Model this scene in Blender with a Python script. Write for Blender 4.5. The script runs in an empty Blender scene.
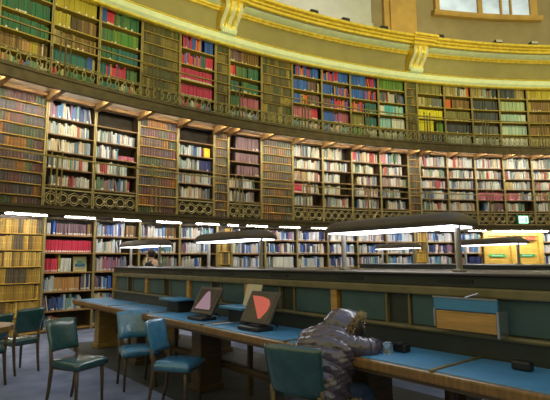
import bpy, bmesh, math, random
from mathutils import Vector, Matrix
random.seed(7)
PI = math.pi
S = bpy.context.scene
COL = S.collection
rad = math.radians

# ------------------------------------------------------------------ camera
cam_d = bpy.data.cameras.new('camera'); cam = bpy.data.objects.new('camera', cam_d); COL.objects.link(cam)
EYE = 1.351
cam.location = (0, 0, EYE)
cam_d.sensor_width = 36; cam_d.sensor_fit = 'HORIZONTAL'; cam_d.lens = 36 * 469.6 / 550
cam.rotation_euler = (Matrix.Rotation(PI/2 + 0.1275, 4, 'X') @ Matrix.Rotation(-0.0069, 4, 'Z')).to_euler()
S.camera = cam
# ------------------------------------------------------------------ world and exposure
S.view_settings.view_transform = 'Standard'; S.view_settings.look = 'None'
S.view_settings.gamma = 1; S.view_settings.use_curve_mapping = False
S.view_settings.exposure = 0.9
W = bpy.data.worlds.new('dome_daylight'); S.world = W; W.use_nodes = True
wn = W.node_tree.nodes; wl = W.node_tree.links
bg = wn['Background']
tc = wn.new('ShaderNodeTexCoord'); sep = wn.new('ShaderNodeSeparateXYZ'); rmp = wn.new('ShaderNodeValToRGB')
wl.new(tc.outputs['Generated'], sep.inputs[0]); wl.new(sep.outputs['Z'], rmp.inputs[0]); wl.new(rmp.outputs[0], bg.inputs[0])
e = rmp.color_ramp.elements
e[0].position = 0.0; e[0].color = (0.16, 0.15, 0.10, 1)
e[1].position = 0.9; e[1].color = (0.62, 0.72, 0.95, 1)
x = rmp.color_ramp.elements.new(0.40); x.color = (1.30, 1.12, 0.42, 1)
bg.inputs[1].default_value = 0.38
TUBE1 = 40.0      # lower tier strip lights
TUBE2 = 32.0      # middle tier strip lights
TUBED = 3.5      # desk lamps
FILL_SPOT = 6500.0   # added fill spots
UPL = 60.0       # cornice uplights

# added warm fill spots without fixtures, brightening the cornice and the top tier
for fa in (-47, -25, -3):
    ld = bpy.data.lights.new('added_fill_spot', 'SPOT'); lo = bpy.data.objects.new('added_fill_spot', ld); COL.objects.link(lo)
    ld.energy = FILL_SPOT; ld.color = (1.0, .92, .40); ld.spot_size = math.radians(34); ld.spot_blend = 1.0; ld.shadow_soft_size = .5
    cx_, cy_ = 10.0265, -5.007; ra_ = math.radians(fa)
    lo.location = (cx_, cy_, 3.6)
    aim = Vector((cx_+20.4*math.sin(ra_), cy_+20.4*math.cos(ra_), 8.6)) - Vector(lo.location)
    lo.rotation_euler = aim.to_track_quat('-Z', 'Y').to_euler()

# ------------------------------------------------------------------ the measured place
C = Vector((10.0265, -5.007))          # centre of the round room
BAY = 2.8075; NAR = 18 - 6 * BAY; PHI = -33.41
R1, R2, R3, RF = 20.2, 20.4, 20.38, 19.55
def pol(az, r, z=0.0):
    a = rad(az); return Vector((C.x + r*math.sin(a), C.y + r*math.cos(a), z))
def edge(i):
    if i <= -1: return PHI - NAR + BAY*(i+1)
    if i <= 6: return PHI + BAY*i
    return PHI + 6*BAY + NAR + BAY*(i-7)

# ------------------------------------------------------------------ materials
def mat(name, col, rough=.6, metal=0, var=.15, scale=6, bump=0, bscale=40, stretch=(1,1,1), spec=.5, coat=0, col2=None):
    m = bpy.data.materials.new(name); m.use_nodes = True
    nt = m.node_tree; n = nt.nodes; l = nt.links; b = n['Principled BSDF']
    t = n.new('ShaderNodeTexCoord'); mp = n.new('ShaderNodeMapping'); mp.inputs['Scale'].default_value = stretch
    l.new(t.outputs['Object'], mp.inputs[0])
    nz = n.new('ShaderNodeTexNoise'); nz.inputs['Scale'].default_value = scale; nz.inputs['Detail'].default_value = 5
    l.new(mp.outputs[0], nz.inputs['Vector'])
    r = n.new('ShaderNodeValToRGB'); l.new(nz.outputs['Fac'], r.inputs[0])
    c2 = col2 or tuple(min(1, c*(1+var)) for c in col)
    r.color_ramp.elements[0].position = .3; r.color_ramp.elements[0].color = tuple(c*(1-var) for c in col) + (1,)
    r.color_ramp.elements[1].position = .7; r.color_ramp.elements[1].color = tuple(c2) + (1,)
    l.new(r.outputs[0], b.inputs['Base Color'])
    b.inputs['Roughness'].default_value = rough; b.inputs['Metallic'].default_value = metal
    b.inputs['Specular IOR Level'].default_value = spec; b.inputs['Coat Weight'].default_value = coat
    if bump:
        z2 = n.new('ShaderNodeTexNoise'); z2.inputs['Scale'].default_value = bscale; l.new(mp.outputs[0], z2.inputs['Vector'])
        bp = n.new('ShaderNodeBump'); bp.inputs['Strength'].default_value = bump; bp.inputs['Distance'].default_value = .01
        l.new(z2.outputs['Fac'], bp.inputs['Height']); l.new(bp.outputs[0], b.inputs['Normal'])
    return m
def emit(name, col, s):
    m = bpy.data.materials.new(name); m.use_nodes = True; b = m.node_tree.nodes['Principled BSDF']
    b.inputs['Base Color'].default_value = (*col, 1); b.inputs['Emission Color'].default_value = (*col, 1)
    b.inputs['Emission Strength'].default_value = s
    return m
def attr_mat(name, rough=.5):
    m = bpy.data.materials.new(name); m.use_nodes = True; nt = m.node_tree; b = nt.nodes['Principled BSDF']
    a = nt.nodes.new('ShaderNodeAttribute'); a.attribute_name = 'Col'
    t = nt.nodes.new('ShaderNodeTexCoord'); nz = nt.nodes.new('ShaderNodeTexNoise'); nz.inputs['Scale'].default_value = 30
    nt.links.new(t.outputs['Object'], nz.inputs['Vector'])
    mx = nt.nodes.new('ShaderNodeMix'); mx.data_type = 'RGBA'; mx.blend_type = 'MULTIPLY'; mx.inputs[0].default_value = .35
    nt.links.new(a.outputs['Color'], mx.inputs[6]); nt.links.new(nz.outputs['Fac'], mx.inputs[7])
    nt.links.new(mx.outputs[2], b.inputs['Base Color']); b.inputs['Roughness'].default_value = rough
    return m
MT = dict(
    carpet=mat('blue_carpet', (.17,.21,.32), .95, var=.22, scale=3, bump=.5, bscale=300, col2=(.25,.28,.40)),
    floor_dark=mat('dark_floor_strip', (.045,.05,.045), .7, var=.25, scale=5),
    wood=mat('olive_oak', (.26,.17,.055), .45, var=.3, scale=5, stretch=(1,1,12)),
    woodd=mat('dark_oak', (.075,.05,.028), .4, var=.3, scale=5, stretch=(1,1,10)),
    woodo=mat('orange_oak', (.46,.25,.07), .42, var=.25, scale=4, stretch=(1,1,10)),
    ochre_oak=mat('ochre_oak', (.62,.40,.08), .42, var=.18, scale=4, stretch=(1,1,8)),
    beam=mat('beam_oak', (.32,.19,.07), .5, var=.25),
    edge_gilt=mat('golden_oak_edge', (.62,.38,.06), .45, var=.2),
    edge=mat('brown_table_edge', (.20,.11,.035), .35, var=.3, scale=6, stretch=(10,1,1)),
    green_wood=mat('dark_green_paint', (.028,.036,.032), .45, var=.2),
    railw=mat('olive_painted_rail', (.17,.14,.065), .5, var=.2, scale=8),
    brass=mat('olive_brass', (.27,.21,.075), .38, .6, var=.2),
    iron=mat('bronze_ironwork', (.13,.10,.045), .45, .5, var=.3),
    iron2=mat('pale_bronze_ironwork', (.40,.35,.17), .45, .5, var=.2),
    case_back=mat('bookcase_interior', (.035,.028,.018), .8, var=.3),
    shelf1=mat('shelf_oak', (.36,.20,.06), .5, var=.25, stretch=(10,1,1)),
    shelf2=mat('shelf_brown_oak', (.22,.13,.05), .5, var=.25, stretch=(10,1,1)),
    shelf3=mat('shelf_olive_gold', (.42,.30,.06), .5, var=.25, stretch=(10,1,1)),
    upright=mat('upright_gilt_strip', (.31,.25,.10), .45, .2, var=.2),
    fascia=mat('gallery_fascia_bronze', (.085,.062,.028), .5, .2, var=.3),
    coffer=mat('cream_coffer', (.84,.78,.66), .6, var=.08),
    plaster=mat('olive_plaster', (.27,.235,.10), .7, var=.08, scale=3),
    pale=mat('pale_green_moulding', (.66,.74,.52), .5, var=.08),
    cream=mat('cream_gilt', (.85,.82,.55), .35, .2, var=.1),
    gold=mat('gilding', (.85,.65,.10), .3, .55, var=.2, scale=9),
    drum=mat('tan_drum_wall', (.25,.20,.115), .75, var=.1, scale=2),
    ochre=mat('ochre_drum_pilaster', (.42,.26,.07), .6, var=.12, scale=3),
    white=mat('grey_white_reveal', (.44,.44,.43), .7, var=.06, scale=3),
    glassy=mat('bright_window_glass', (.45,.55,.75), .1, var=.3, scale=1.5),
    leather_g=mat('green_leather', (.018,.07,.075), .22, var=.2, scale=14, bump=.3, bscale=40, spec=.7, coat=.5),
    leather_b=mat('blue_leather', (.04,.17,.30), .22, var=.2, scale=14, bump=.3, bscale=40, spec=.7, coat=.5),
    inlay=mat('blue_desk_leather', (.065,.23,.42), .4, var=.12, scale=5, bump=.1, bscale=90),
    inlay_p=mat('teal_partition_leather', (.045,.095,.105), .55, var=.15, scale=6),
    black=mat('black_plastic', (.012,.012,.014), .4, var=.1),
    bezel=mat('grey_brown_bezel', (.06,.047,.04), .45, var=.1),
    shade=mat('bronze_lamp_shade', (.10,.082,.065), .5, .3, var=.15),
    post=mat('pale_lamp_post', (.20,.18,.15), .4, .4, var=.1),
    jacket=mat('quilted_grey_nylon', (.065,.052,.085), .27, var=.2, scale=7, bump=1.0, bscale=22, spec=1.0),
    fur=mat('tan_fur', (.42,.33,.20), .95, var=.4, scale=40),
    jeans=mat('blue_denim', (.05,.10,.25), .85, var=.25, scale=20, bump=.3, bscale=200),
    skin=mat('skin', (.50,.30,.21), .5, var=.08),
    hair=mat('dark_hair', (.02,.014,.01), .5, var=.3, scale=30, stretch=(6,1,1)),
    cloth=mat('dark_cloth', (.02,.022,.03), .85, var=.2),
    sole=mat('dark_shoe', (.02,.018,.016), .5, var=.2),
    paper=mat('pale_card', (.60,.52,.34), .7, var=.08),
    chrome=mat('chrome', (.6,.6,.6), .2, .9, var=.05),
    book=attr_mat('book_cloth', .5), spine=attr_mat('false_spine_leather', .45),
    label=mat('white_spine_label', (.75,.74,.68), .6, var=.08),
    tube1=emit('strip_light_white', (1.0,.96,.90), TUBE1), tube2=emit('strip_light_warm', (1.0,.93,.80), TUBE2),
    tubed=emit('desk_strip_light', (.92,.96,1.0), TUBED), upl=emit('uplight_lens', (.95,.97,1.0), UPL),
    exitm=emit('exit_sign_face', (.35,1.0,.60), 2.2), green=mat('green_sign', (.06,.40,.12), .5, var=.1),
    greenb=mat('dark_green_sign_case', (.01,.10,.04), .5, var=.1),
    redsign=mat('red_brown_sign', (.35,.06,.02), .6, var=.1),
    glass=mat('clear_tumbler', (.8,.9,.92), .05, var=.02, spec=.8),
)
MT['glass'].node_tree.nodes['Principled BSDF'].inputs['Transmission Weight'].default_value = .9
# window glass: daylight from outside
g = MT['glassy'].node_tree; gb = g.nodes['Principled BSDF']
g.links.new(g.nodes['Color Ramp'].outputs[0], gb.inputs['Emission Color']); gb.inputs['Emission Strength'].default_value = .22

# ------------------------------------------------------------------ mesh helpers
class MB:
    def __init__(s): s.v = []; s.f = []; s.c = []
    def add(s, v, f, col=None, M=None):
        o = len(s.v)
        s.v += [tuple(M @ Vector(p)) for p in v] if M is not None else [tuple(p) for p in v]
        s.f += [tuple(i+o for i in q) for q in f]; s.c += [col]*len(f)
        return s
    def box(s, x0, x1, y0, y1, z0, z1, col=None, M=None):
        v = [(x0,y0,z0),(x1,y0,z0),(x1,y1,z0),(x0,y1,z0),(x0,y0,z1),(x1,y0,z1),(x1,y1,z1),(x0,y1,z1)]
        return s.add(v, [(0,3,2,1),(4,5,6,7),(0,1,5,4),(1,2,6,5),(2,3,7,6),(3,0,4,7)], col, M)
    def bev(s, x0, x1, y0, y1, z0, z1, b=.01, M=None, seg=2):
        bm = bmesh.new(); bmesh.ops.create_cube(bm, size=1)
        for v in bm.verts: v.co = Vector(((x0+x1)/2 + v.co.x*(x1-x0), (y0+y1)/2 + v.co.y*(y1-y0), (z0+z1)/2 + v.co.z*(z1-z0)))
        bmesh.ops.bevel(bm, geom=bm.edges[:], offset=b, segments=seg, affect='EDGES', profile=.6)
        bm.verts.index_update()
        s.add([v.co[:] for v in bm.verts], [tuple(v.index for v in f.verts) for f in bm.faces], None, M); bm.free(); return s
    def tube(s, pts, r, n=8, closed=False, M=None, col=None, flat=1.0):
        pts = [Vector(p) for p in pts]; N = len(pts); rs = r if isinstance(r, (list, tuple)) else [r]*N
        v = []; up = Vector((0,0,1))
        for i, p in enumerate(pts):
            a = pts[(i-1) % N] if (closed or i) else p; b = pts[(i+1) % N] if (closed or i < N-1) else p
            t = (b-a).normalized(); ref = up if abs(t.z) < .9 else Vector((0,1,0))
            x = t.cross(ref).normalized(); y = x.cross(t).normalized()
            for k in range(n):
                q = 2*PI*k/n; v.append(p + x*rs[i]*math.cos(q) + y*rs[i]*flat*math.sin(q))
        f = []
        for i in range(N if closed else N-1):
            for k in range(n):
                a = i*n+k; b = i*n+(k+1) % n; c = ((i+1) % N)*n+(k+1) % n; d = ((i+1) % N)*n+k
                f.append((a,b,c,d))
        if not closed: f += [tuple(range(n))[::-1], tuple(range((N-1)*n, N*n))]
        return s.add(v, f, col, M)
    def ring(s, c, r, t, M=None, n=12, m=5):   # ring standing in the local xz plane
        return s.tube([(c[0]+r*math.cos(2*PI*k/n), c[1], c[2]+r*math.sin(2*PI*k/n)) for k in range(n)], t, m, True, M)
    def prism(s, outline, y0, y1, M=None):     # outline in xz
        n = len(outline)
        v = [(x,y0,z) for x,z in outline] + [(x,y1,z) for x,z in outline]
        return s.add(v, [tuple(range(n)), tuple(range(2*n-1, n-1, -1))] + [(i,i+n,(i+1)%n+n,(i+1)%n) for i in range(n)], None, M)
    def sweep(s, prof, a0, a1, step=.7, closed=True):     # profile (r, z) carried round the room
        N = max(1, round((a1-a0)/step)); k = len(prof); v = []
        for i in range(N+1):
            az = a0 + (a1-a0)*i/N
            v += [tuple(pol(az, r, z)) for r, z in prof]
        f = []
        for i in range(N):
            for j in range(k if closed else k-1):
                a = i*k+j; b = i*k+(j+1) % k; f.append((a, b, b+k, a+k))
        if closed: f += [tuple(range(k))[::-1], tuple(range(N*k, N*k+k))]
        return s.add(v, f)
    def ball(s, c, r, seg=16, rings=10, M=None, fn=None):
        v = []; f = []
        for i in range(rings+1):
            th = PI*i/rings
            for k in range(seg):
                ph = 2*PI*k/seg; d = Vector((math.sin(th)*math.cos(ph), math.sin(th)*math.sin(ph), math.cos(th)))
                q = fn(d) if fn else 1
                v.append((c[0]+d.x*r[0]*q, c[1]+d.y*r[1]*q, c[2]+d.z*r[2]*q))
        for i in range(rings):
            for k in range(seg): f.append((i*seg+k, (i+1)*seg+k, (i+1)*seg+(k+1)%seg, i*seg+(k+1)%seg))
        return s.add(v, f, None, M)
def build(name, mb, m, parent=None, smooth=False, loc=None, rz=None):
    me = bpy.data.meshes.new(name); me.from_pydata(mb.v, [], mb.f); me.update()
    if any(c is not None for c in mb.c):
        ca = me.color_attributes.new('Col', 'FLOAT_COLOR', 'CORNER'); d = []
        for p in me.polygons:
            c = mb.c[p.index] or (.5,.5,.5); d += [c[0],c[1],c[2],1]*p.loop_total
        ca.data.foreach_set('color', d)
    bm = bmesh.new(); bm.from_mesh(me); bmesh.ops.recalc_face_normals(bm, faces=bm.faces); bm.to_mesh(me); bm.free()
    if smooth:
        me.polygons.foreach_set('use_smooth', [True]*len(me.polygons))
    me.materials.append(m if not isinstance(m, str) else MT[m])
    o = bpy.data.objects.new(name, me); COL.objects.link(o)
    if parent: o.parent = parent
    if loc is not None: o.location = loc
    if rz is not None: o.rotation_euler.z = rz
    return o
def tag(o, label, cat, group=None, kind=None):
    o['label'] = label; o['category'] = cat
    if group: o['group'] = group
    if kind: o['kind'] = kind
    return o
def thing(name, label, cat, loc=(0,0,0), rz=0, group=None):
    o = bpy.data.objects.new(name, None); COL.objects.link(o); o.empty_display_size = .1
    o.location = loc; o.rotation_euler.z = rz
    return tag(o, label, cat, group)
def struct(name, mb, m, smooth=False, label=None, cat=None):
    o = build(name, mb, m, None, smooth); o['kind'] = 'structure'
    if label: o['label'] = label
    if cat: o['category'] = cat
    return o
def dup(o, parent=None, loc=None, rz=None, label=None):
    c = o.copy(); COL.objects.link(c)
    if parent: c.parent = parent
    for ch in list(o.children): dup(ch, c)
    if loc is not None: c.location = loc
    if rz is not None: c.rotation_euler.z = rz
    if label: c['label'] = label
    return c

# ------------------------------------------------------------------ shell
A0, A1 = -54.0, 6.0
m = MB(); N = 72
m.add([(C.x + 21.2*math.sin(2*PI*k/N), C.y + 21.2*math.cos(2*PI*k/N), 0) for k in range(N)], [tuple(range(N))])
struct('floor', m, 'carpet', label='blue-grey carpet of the round reading room', cat='floor')
m = MB(); m.sweep([(20.78,0),(21.0,0),(21.0,8.3),(20.78,8.3)], A0, A1)
struct('wall_back', m, 'drum', True)
m = MB(); m.sweep([(20.95,8.2),(21.2,8.2),(21.2,14.5),(20.95,14.5)], A0, A1)
drum = struct('wall_upper', m, 'drum')
# galleries
def deck(z0, z1, rin, lab):
    m = MB(); m.sweep([(RF,z0),(RF+.07,z0),(RF+.07,z1-.10),(RF+.07,z1-.09),(20.78,z1-.09),(20.78,z1),(RF-.03,z1),(RF-.03,z1-.05),(RF,z1-.06),(RF,z0+.05),(RF-.02,z0+.04),(RF-.02,z0)], A0, A1)
    return struct('gallery_deck', m, 'fascia', label=lab, cat='gallery')
deck(4.59, 4.84, R2, 'upper iron gallery curving round the wall above the middle tier')
deck(2.21, 2.365, R1, 'lower iron gallery curving round the wall above the ground tier')
m = MB(); m.sweep([(RF+.08,4.74),(20.75,4.74),(20.75,4.748),(RF+.08,4.748)], A0, A1)
struct('ceiling', m, 'coffer')
# cornice
m = MB(); m.sweep([(20.36,7.06),(20.20,7.04),(20.14,7.10),(20.15,7.24),(20.20,7.26),(20.36,7.26)], A0, A1)
struct('trim_1', m, 'pale', label='pale green moulding over the top tier of books', cat='moulding')
m = MB(); m.sweep([(20.3,7.255),(20.17,7.255),(20.13,7.275),(20.17,7.30),(20.3,7.32)], A0, A1); m.sweep([(20.4,7.0),(20.21,6.99),(20.19,7.035),(20.4,7.05)], A0, A1)
struct('trim_2', m, 'gold', True)
m = MB(); m.sweep([(20.27,7.3),(20.31,7.5),(20.27,7.7),(20.17,7.86),(20.6,7.86),(20.6,7.3)], A0, A1)
struct('trim_3', m, 'plaster', True, 'olive cove of the cornice', 'cornice')
m = MB(); m.sweep([(20.2,7.84),(20.12,7.835),(20.10,7.87),(20.13,7.885),(20.08,7.90),(20.06,7.94),(20.2,7.95)], A0, A1)
m.sweep([(19.76,7.99),(19.66,7.985),(19.65,8.05),(19.68,8.06),(19.60,8.07),(19.59,8.12),(19.62,8.13),(19.50,8.14),(19.49,8.20),(19.8,8.2)], A0, A1)
struct('trim_4', m, 'gold', False, 'gilded edges of the cornice', 'cornice')
m = MB(); m.sweep([(20.2,7.93),(20.08,7.935),(19.97,7.95),(19.86,7.99),(19.75,8.04),(19.75,8.19),(21.0,8.22),(21.0,7.93)], A0, A1)
struct('trim_5', m, 'pale', True)
# drum pilasters, window panels
for k, (ra, rc) in enumerate(((-34.0,''),(-16.0,''),(2.0,''))):
    m = MB(); m.sweep([(20.72,8.2),(20.95,8.2),(20.95,14.5),(20.72,14.5)], ra-1.15, ra+1.15, .4)
    m.sweep([(20.80,8.2),(20.95,8.2),(20.95,14.5),(20.80,14.5)], ra-1.7, ra+1.7, .4)
    m.sweep([(20.64,8.2),(20.95,8.2),(20.95,8.55),(20.68,8.62)], ra-1.5, ra+1.5, .4)
    struct('trim_%d' % (6+k), m, 'ochre')
def window(idx, ac, mt, lit):
    zs = 9.90
    m = MB(); m.sweep([(20.75,zs-.16),(20.95,zs-.16),(20.95,zs),(20.70,zs),(20.70,zs-.09)], ac-5.6, ac+5.6, .5)
    o = struct('window_%d' % idx, m, mt, label='tall window in the upper wall, %s' % lit, cat='window')
    f = MB()
    for a, w in ((-5.1,.22),(-.6,.22),(1.6,.07),(2.6,.07),(4.9,.35)):
        f.sweep([(20.80,zs),(20.95,zs),(20.95,14.3),(20.80,14.3)], ac+a-w, ac+a+w, .5)
    build('window_frame', f, mt, o)
    p = MB(); p.sweep([(20.90,zs+.03),(20.93,zs+.03),(20.93,14.3),(20.90,14.3)], ac-5.0, ac+4.8, .5)
    build('pane', p, 'glassy', o)
    return o
window(1, -6.9, 'ochre', 'at the right of the photo')
# the left bay of the drum is a pale reveal above a sloping panel
m = MB(); m.sweep([(20.84,9.05),(20.95,9.05),(20.95,14.5),(20.84,14.5)], -31.5, -19.0, .5)
m.sweep([(20.80,8.98),(20.95,8.98),(20.95,9.1),(20.80,9.1)], -31.5, -18.9, .5)
struct('wall_reveal', m, 'white', label='grey-white window reveal above the cornice', cat='wall')
m = MB(); m.sweep([(20.90,8.3),(20.95,8.3),(20.95,8.72),(20.88,8.72)], -12.6, -1.2, .5); 
struct('baseboard_upper', m, 'ochre')

# scroll brackets of the cornice
def bracket():
    t = thing('scroll_bracket', 'gilded scroll bracket under the cornice nearest the top left', 'bracket', pol(-33.95, 20.2, 7.3), -rad(-33.95), 'scroll brackets of the cornice')
    prof = []
    for k in range(17):
        u = k/16; z = .02 + .66*u; y = -.12 - .16*math.sin(u*PI*.85)*(1-u*.3) + .07*math.sin(u*PI*2.2) - .32*u**2.5
        prof.append((y, z))
    FL = [MB() for _ in range(5)]
    for j, xc in enumerate((-.2,-.1,0,.1,.2)):
        hw = .052
        for k in range(16):
            (ya,za),(yb,zb) = prof[k], prof[k+1]
            dd = .035 if j % 2 == 0 else 0
            m = FL[j]
            v = [(xc-hw,ya,za),(xc,ya-.03-dd,za),(xc+hw,ya,za),(xc-hw,yb,zb),(xc,yb-.03-dd,zb),(xc+hw,yb,zb)]
            m.add(v, [(0,1,4,3),(1,2,5,4)])
    m = MB(); side = [(y+.02,z) for y,z in prof] + [(.1,.68),(.1,.02)]
    n = len(side)
    m.add([(-.25,y,z) for y,z in side]+[(.25,y,z) for y,z in side], [tuple(range(n)), tuple(range(n,2*n))[::-1]] + [(i,(i+1)%n,(i+1)%n+n,i+n) for i in range(n)])
    build('scroll', m, 'gold', t)
    for j in range(5): build('flute', FL[j], 'gold' if j % 2 else 'cream', t)
    m = MB(); m.bev(-.22,.22,-.16,.08,-.06,.03,.02); m.tube([(-.24,-.13,.05),(.24,-.13,.05)], .05, 10)
    for k in range(7): m.ball((-.18+.06*k,-.16,-.02),(.03,.03,.05),8,6)
    build('leaf_foot', m, 'pale', t, True)
    m = MB(); m.box(-.34,.34,-.62,.1,.66,.72); m.box(-.38,.38,-.70,.1,.75,.80); m.box(-.42,.42,-.80,.1,.86,.93)
    build('cap', m, 'gold', t)
    m = MB(); m.box(-.33,.33,-.6,.1,.72,.75); m.box(-.37,.37,-.68,.1,.80,.86)
    build('cap_band', m, 'ochre', t)
    return t
b0 = bracket()
dup(b0, None, pol(-15.9, 20.2, 7.3), -rad(-15.9), 'gilded scroll bracket under the cornice at the upper right')

# small fixtures standing on the cornice
for az, lab, lit in ((-26.8,'dark uplight on the cornice, first right of the left bracket',1),(-23.7,'dark uplight on the cornice below the grey reveal, second from left',1),(-19.8,'small dark uplight on the cornice just left of the ochre pilaster',0),(-14.0,'small dark fixture right of the ochre pilaster on the cornice',0),(-8.0,'pale-faced uplight on the cornice under the window',2),(-4.4,'pale-faced uplight on the cornice at the far right',2)):
    t = thing('uplight', lab, 'light', pol(az, 19.72, 8.2), -rad(az), 'uplights standing on the cornice'); t.scale = (.7,.7,.7)
    m = MB(); m.bev(-.17,.17,-.12,.12,.06,.27,.015); m.box(-.03,.03,-.03,.03,-.01,.07); m.box(-.09,.09,-.07,.07,-.012,.012)
    build('housing', m, 'black', t)
    m = MB(); m.box(-.14,.14,-.09,.10,.272,.28) if lit != 2 else m.box(-.15,.15,-.135,-.122,.16,.26)
    build('lens', m, 'upl' if lit == 1 else 'white', t)

# ------------------------------------------------------------------ bookcases
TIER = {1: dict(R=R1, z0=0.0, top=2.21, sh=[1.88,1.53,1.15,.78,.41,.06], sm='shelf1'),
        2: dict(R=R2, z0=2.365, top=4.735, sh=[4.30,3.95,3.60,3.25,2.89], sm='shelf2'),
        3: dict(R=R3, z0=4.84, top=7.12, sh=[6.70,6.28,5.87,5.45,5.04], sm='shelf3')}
HW = 20.3*math.sin(rad(BAY/2)) - .002
TN = {1:'ground', 2:'middle', 3:'top'}
ORD = ['first','second','third','fourth','fifth','sixth','seventh','eighth','ninth','tenth','eleventh','twelfth','thirteenth','fourteenth','fifteenth','sixteenth','seventeenth','eighteenth','nineteenth','twentieth']
def ordn(i):
    if i < 20: return ORD[i]
    i += 1; t = {2:'twenty',3:'thirty',4:'forty',5:'fifty'}[i//10]
    return (t + '-' + ORD[i % 10 - 1]) if i % 10 else {20:'twentieth',30:'thirtieth',40:'fortieth',50:'fiftieth'}[i]
case_proto = {}
def make_case(tier):
    T = TIER[tier]; z0 = T['z0']; H = T['top'] - z0; t = thing('bookcase', '', 'bookcase', (0,0,0), 0, '%s tier bookcases' % TN[tier])
    m = MB(); m.box(-HW, HW, .33, .36, 0, H); build('back_panel', m, 'case_back', t)
    for sx in (-1, 1):
        m = MB(); x = sx*HW; m.box(min(x,x-sx*.022), max(x,x-sx*.022), .01, .33, 0, H)
        p = build('side_panel', m, 'woodd', t)
        m = MB(); m.box(min(x,x-sx*.024), max(x,x-sx*.024), -.012, .012, 0, H)
        build('gilt_strip', m, 'upright', p)
    for z in T['sh']:
        zz = z - z0
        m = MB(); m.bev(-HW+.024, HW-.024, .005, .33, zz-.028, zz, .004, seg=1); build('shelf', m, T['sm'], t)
    if tier == 2:
        zt = 2.89 - z0 - .03
        m = MB(); m.box(-HW+.024, HW-.024, .03, .06, .05, zt); build('base_panel', m, 'case_back', t)
        m = MB(); m.box(-HW+.03, HW-.03, .0, .02, .06, .09); m.box(-HW+.03, HW-.03, .0, .02, zt-.06, zt-.035)
        n = 4; w = (2*HW-.06)/n; zc = (.09+zt-.06)/2; rr = .085
        for k in range(n):
            xc = -HW+.03+w*(k+.5); m.ring((xc,.01,zc), rr, .012, n=14)
            m.tube([(xc+math.cos(PI/4+PI/2*q)*w*.0+ (w/2)*math.cos(PI/6+PI/3*q)*1.1, .01, zc+.135*math.sin(PI/6+PI/3*q)*1.05) for q in range(6)], .009, 4, True)
            if k: m.tube([(xc-w/2-.02,.01,zc),(xc-w/2+.02,.01,zc)], .02, 5)
        build('lattice_grille', m, 'iron2', t)
    else:
        m = MB(); zt = T['sh'][-1]-z0-.02; m.box(-HW+.024, HW-.024, .012, .03, 0, max(zt,.03)); build('plinth', m, 'woodd', t)
    if tier != 3:
        m = MB()
        if tier == 1: m.box(-.29, .29, -.455, -.43, H-.018, H-.002)
        else: m.box(-HW+.06, HW-.06, -.74, -.69, 2.305, 2.345)
        build('strip_light', m, 'tube%d' % tier, t)
    return t
for tr in (1,2,3): case_proto[tr] = [make_case(tr), False]

PAL = {
 'mixw': [(.72,.72,.68),(.62,.66,.66),(.55,.60,.58),(.75,.74,.66),(.40,.50,.50),(.30,.36,.42),(.66,.55,.38),(.16,.20,.24),(.50,.08,.08),(.10,.22,.42),(.18,.30,.18),(.58,.40,.26),(.70,.70,.72),(.36,.26,.24),(.68,.66,.50)],
 'mixb': [(.80,.82,.84),(.70,.76,.80),(.75,.74,.70),(.10,.20,.55),(.12,.30,.62),(.05,.08,.22),(.78,.66,.50),(.16,.14,.18),(.20,.40,.42),(.66,.62,.66),(.30,.16,.24),(.55,.62,.66)],
 'purp': [(.40,.16,.26),(.60,.54,.58),(.24,.12,.24),(.55,.12,.14),(.70,.66,.62),(.20,.18,.34),(.30,.34,.36)],
 'red': [(.62,.03,.08),(.55,.03,.08),(.66,.04,.10)], 'crim': [(.55,.03,.12),(.48,.03,.11)],
 'green': [(.035,.15,.08),(.04,.13,.07),(.03,.17,.09)], 'dgreen': [(.05,.15,.07),(.08,.20,.08),(.12,.20,.06),(.05,.12,.07)], 'lime': [(.17,.30,.05),(.08,.26,.05),(.12,.23,.04)],
 'teal': [(.025,.15,.17),(.025,.18,.17),(.03,.13,.17)], 'blue': [(.03,.12,.58),(.04,.16,.62),(.03,.10,.42)], 'navy': [(.02,.03,.14),(.03,.04,.18)],
 'yel': [(.50,.42,.05),(.46,.37,.04),(.56,.46,.07)], 'byel': [(.85,.75,.02),(.80,.72,.02)], 'brn': [(.22,.12,.04),(.28,.16,.05),(.34,.22,.06),(.18,.10,.04)], 'dbrn': [(.09,.06,.03),(.12,.08,.04)],
 'tan': [(.44,.36,.14),(.38,.30,.12),(.50,.42,.20),(.30,.22,.10)], 'or': [(.55,.26,.08),(.50,.30,.12),(.60,.34,.14),(.42,.24,.10)], 'orr': [(.80,.18,.02),(.75,.14,.03)],
 'white': [(.78,.78,.72),(.70,.72,.68)], 'mar': [(.15,.08,.10),(.18,.10,.12),(.20,.12,.13)], 'grey': [(.14,.16,.17),(.18,.19,.18),(.10,.12,.14)], 'dgrey': [(.07,.08,.10),(.05,.06,.09)],
 'cyan': [(.10,.50,.60),(.16,.58,.66),(.45,.66,.66)], 'pgreen': [(.36,.48,.26),(.42,.54,.32),(.50,.60,.40)], 'pcyan': [(.40,.60,.52),(.56,.70,.62),(.36,.52,.50)],
 'rbo': [(.60,.05,.08),(.04,.14,.58),(.68,.22,.05),(.52,.04,.10),(.04,.12,.50)], 'pink': [(.50,.16,.20),(.42,.10,.16),(.46,.12,.22)], 'olive': [(.26,.24,.07),(.22,.20,.06)],
 'bot': [(.60,.56,.40),(.50,.40,.14),(.08,.20,.50),(.50,.10,.08),(.20,.34,.24),(.55,.50,.20),(.10,.28,.28)],
 'botp': [(.62,.40,.40),(.60,.60,.55),(.10,.34,.34),(.56,.12,.16),(.12,.22,.50),(.50,.46,.30)],
 'botg': [(.46,.48,.40),(.36,.40,.36),(.58,.60,.50),(.24,.28,.26)]}
CN = {'mixw':None,'mixb':None,'purp':None,'rbo':None,'bot':None,'botp':None,'botg':None}
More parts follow.
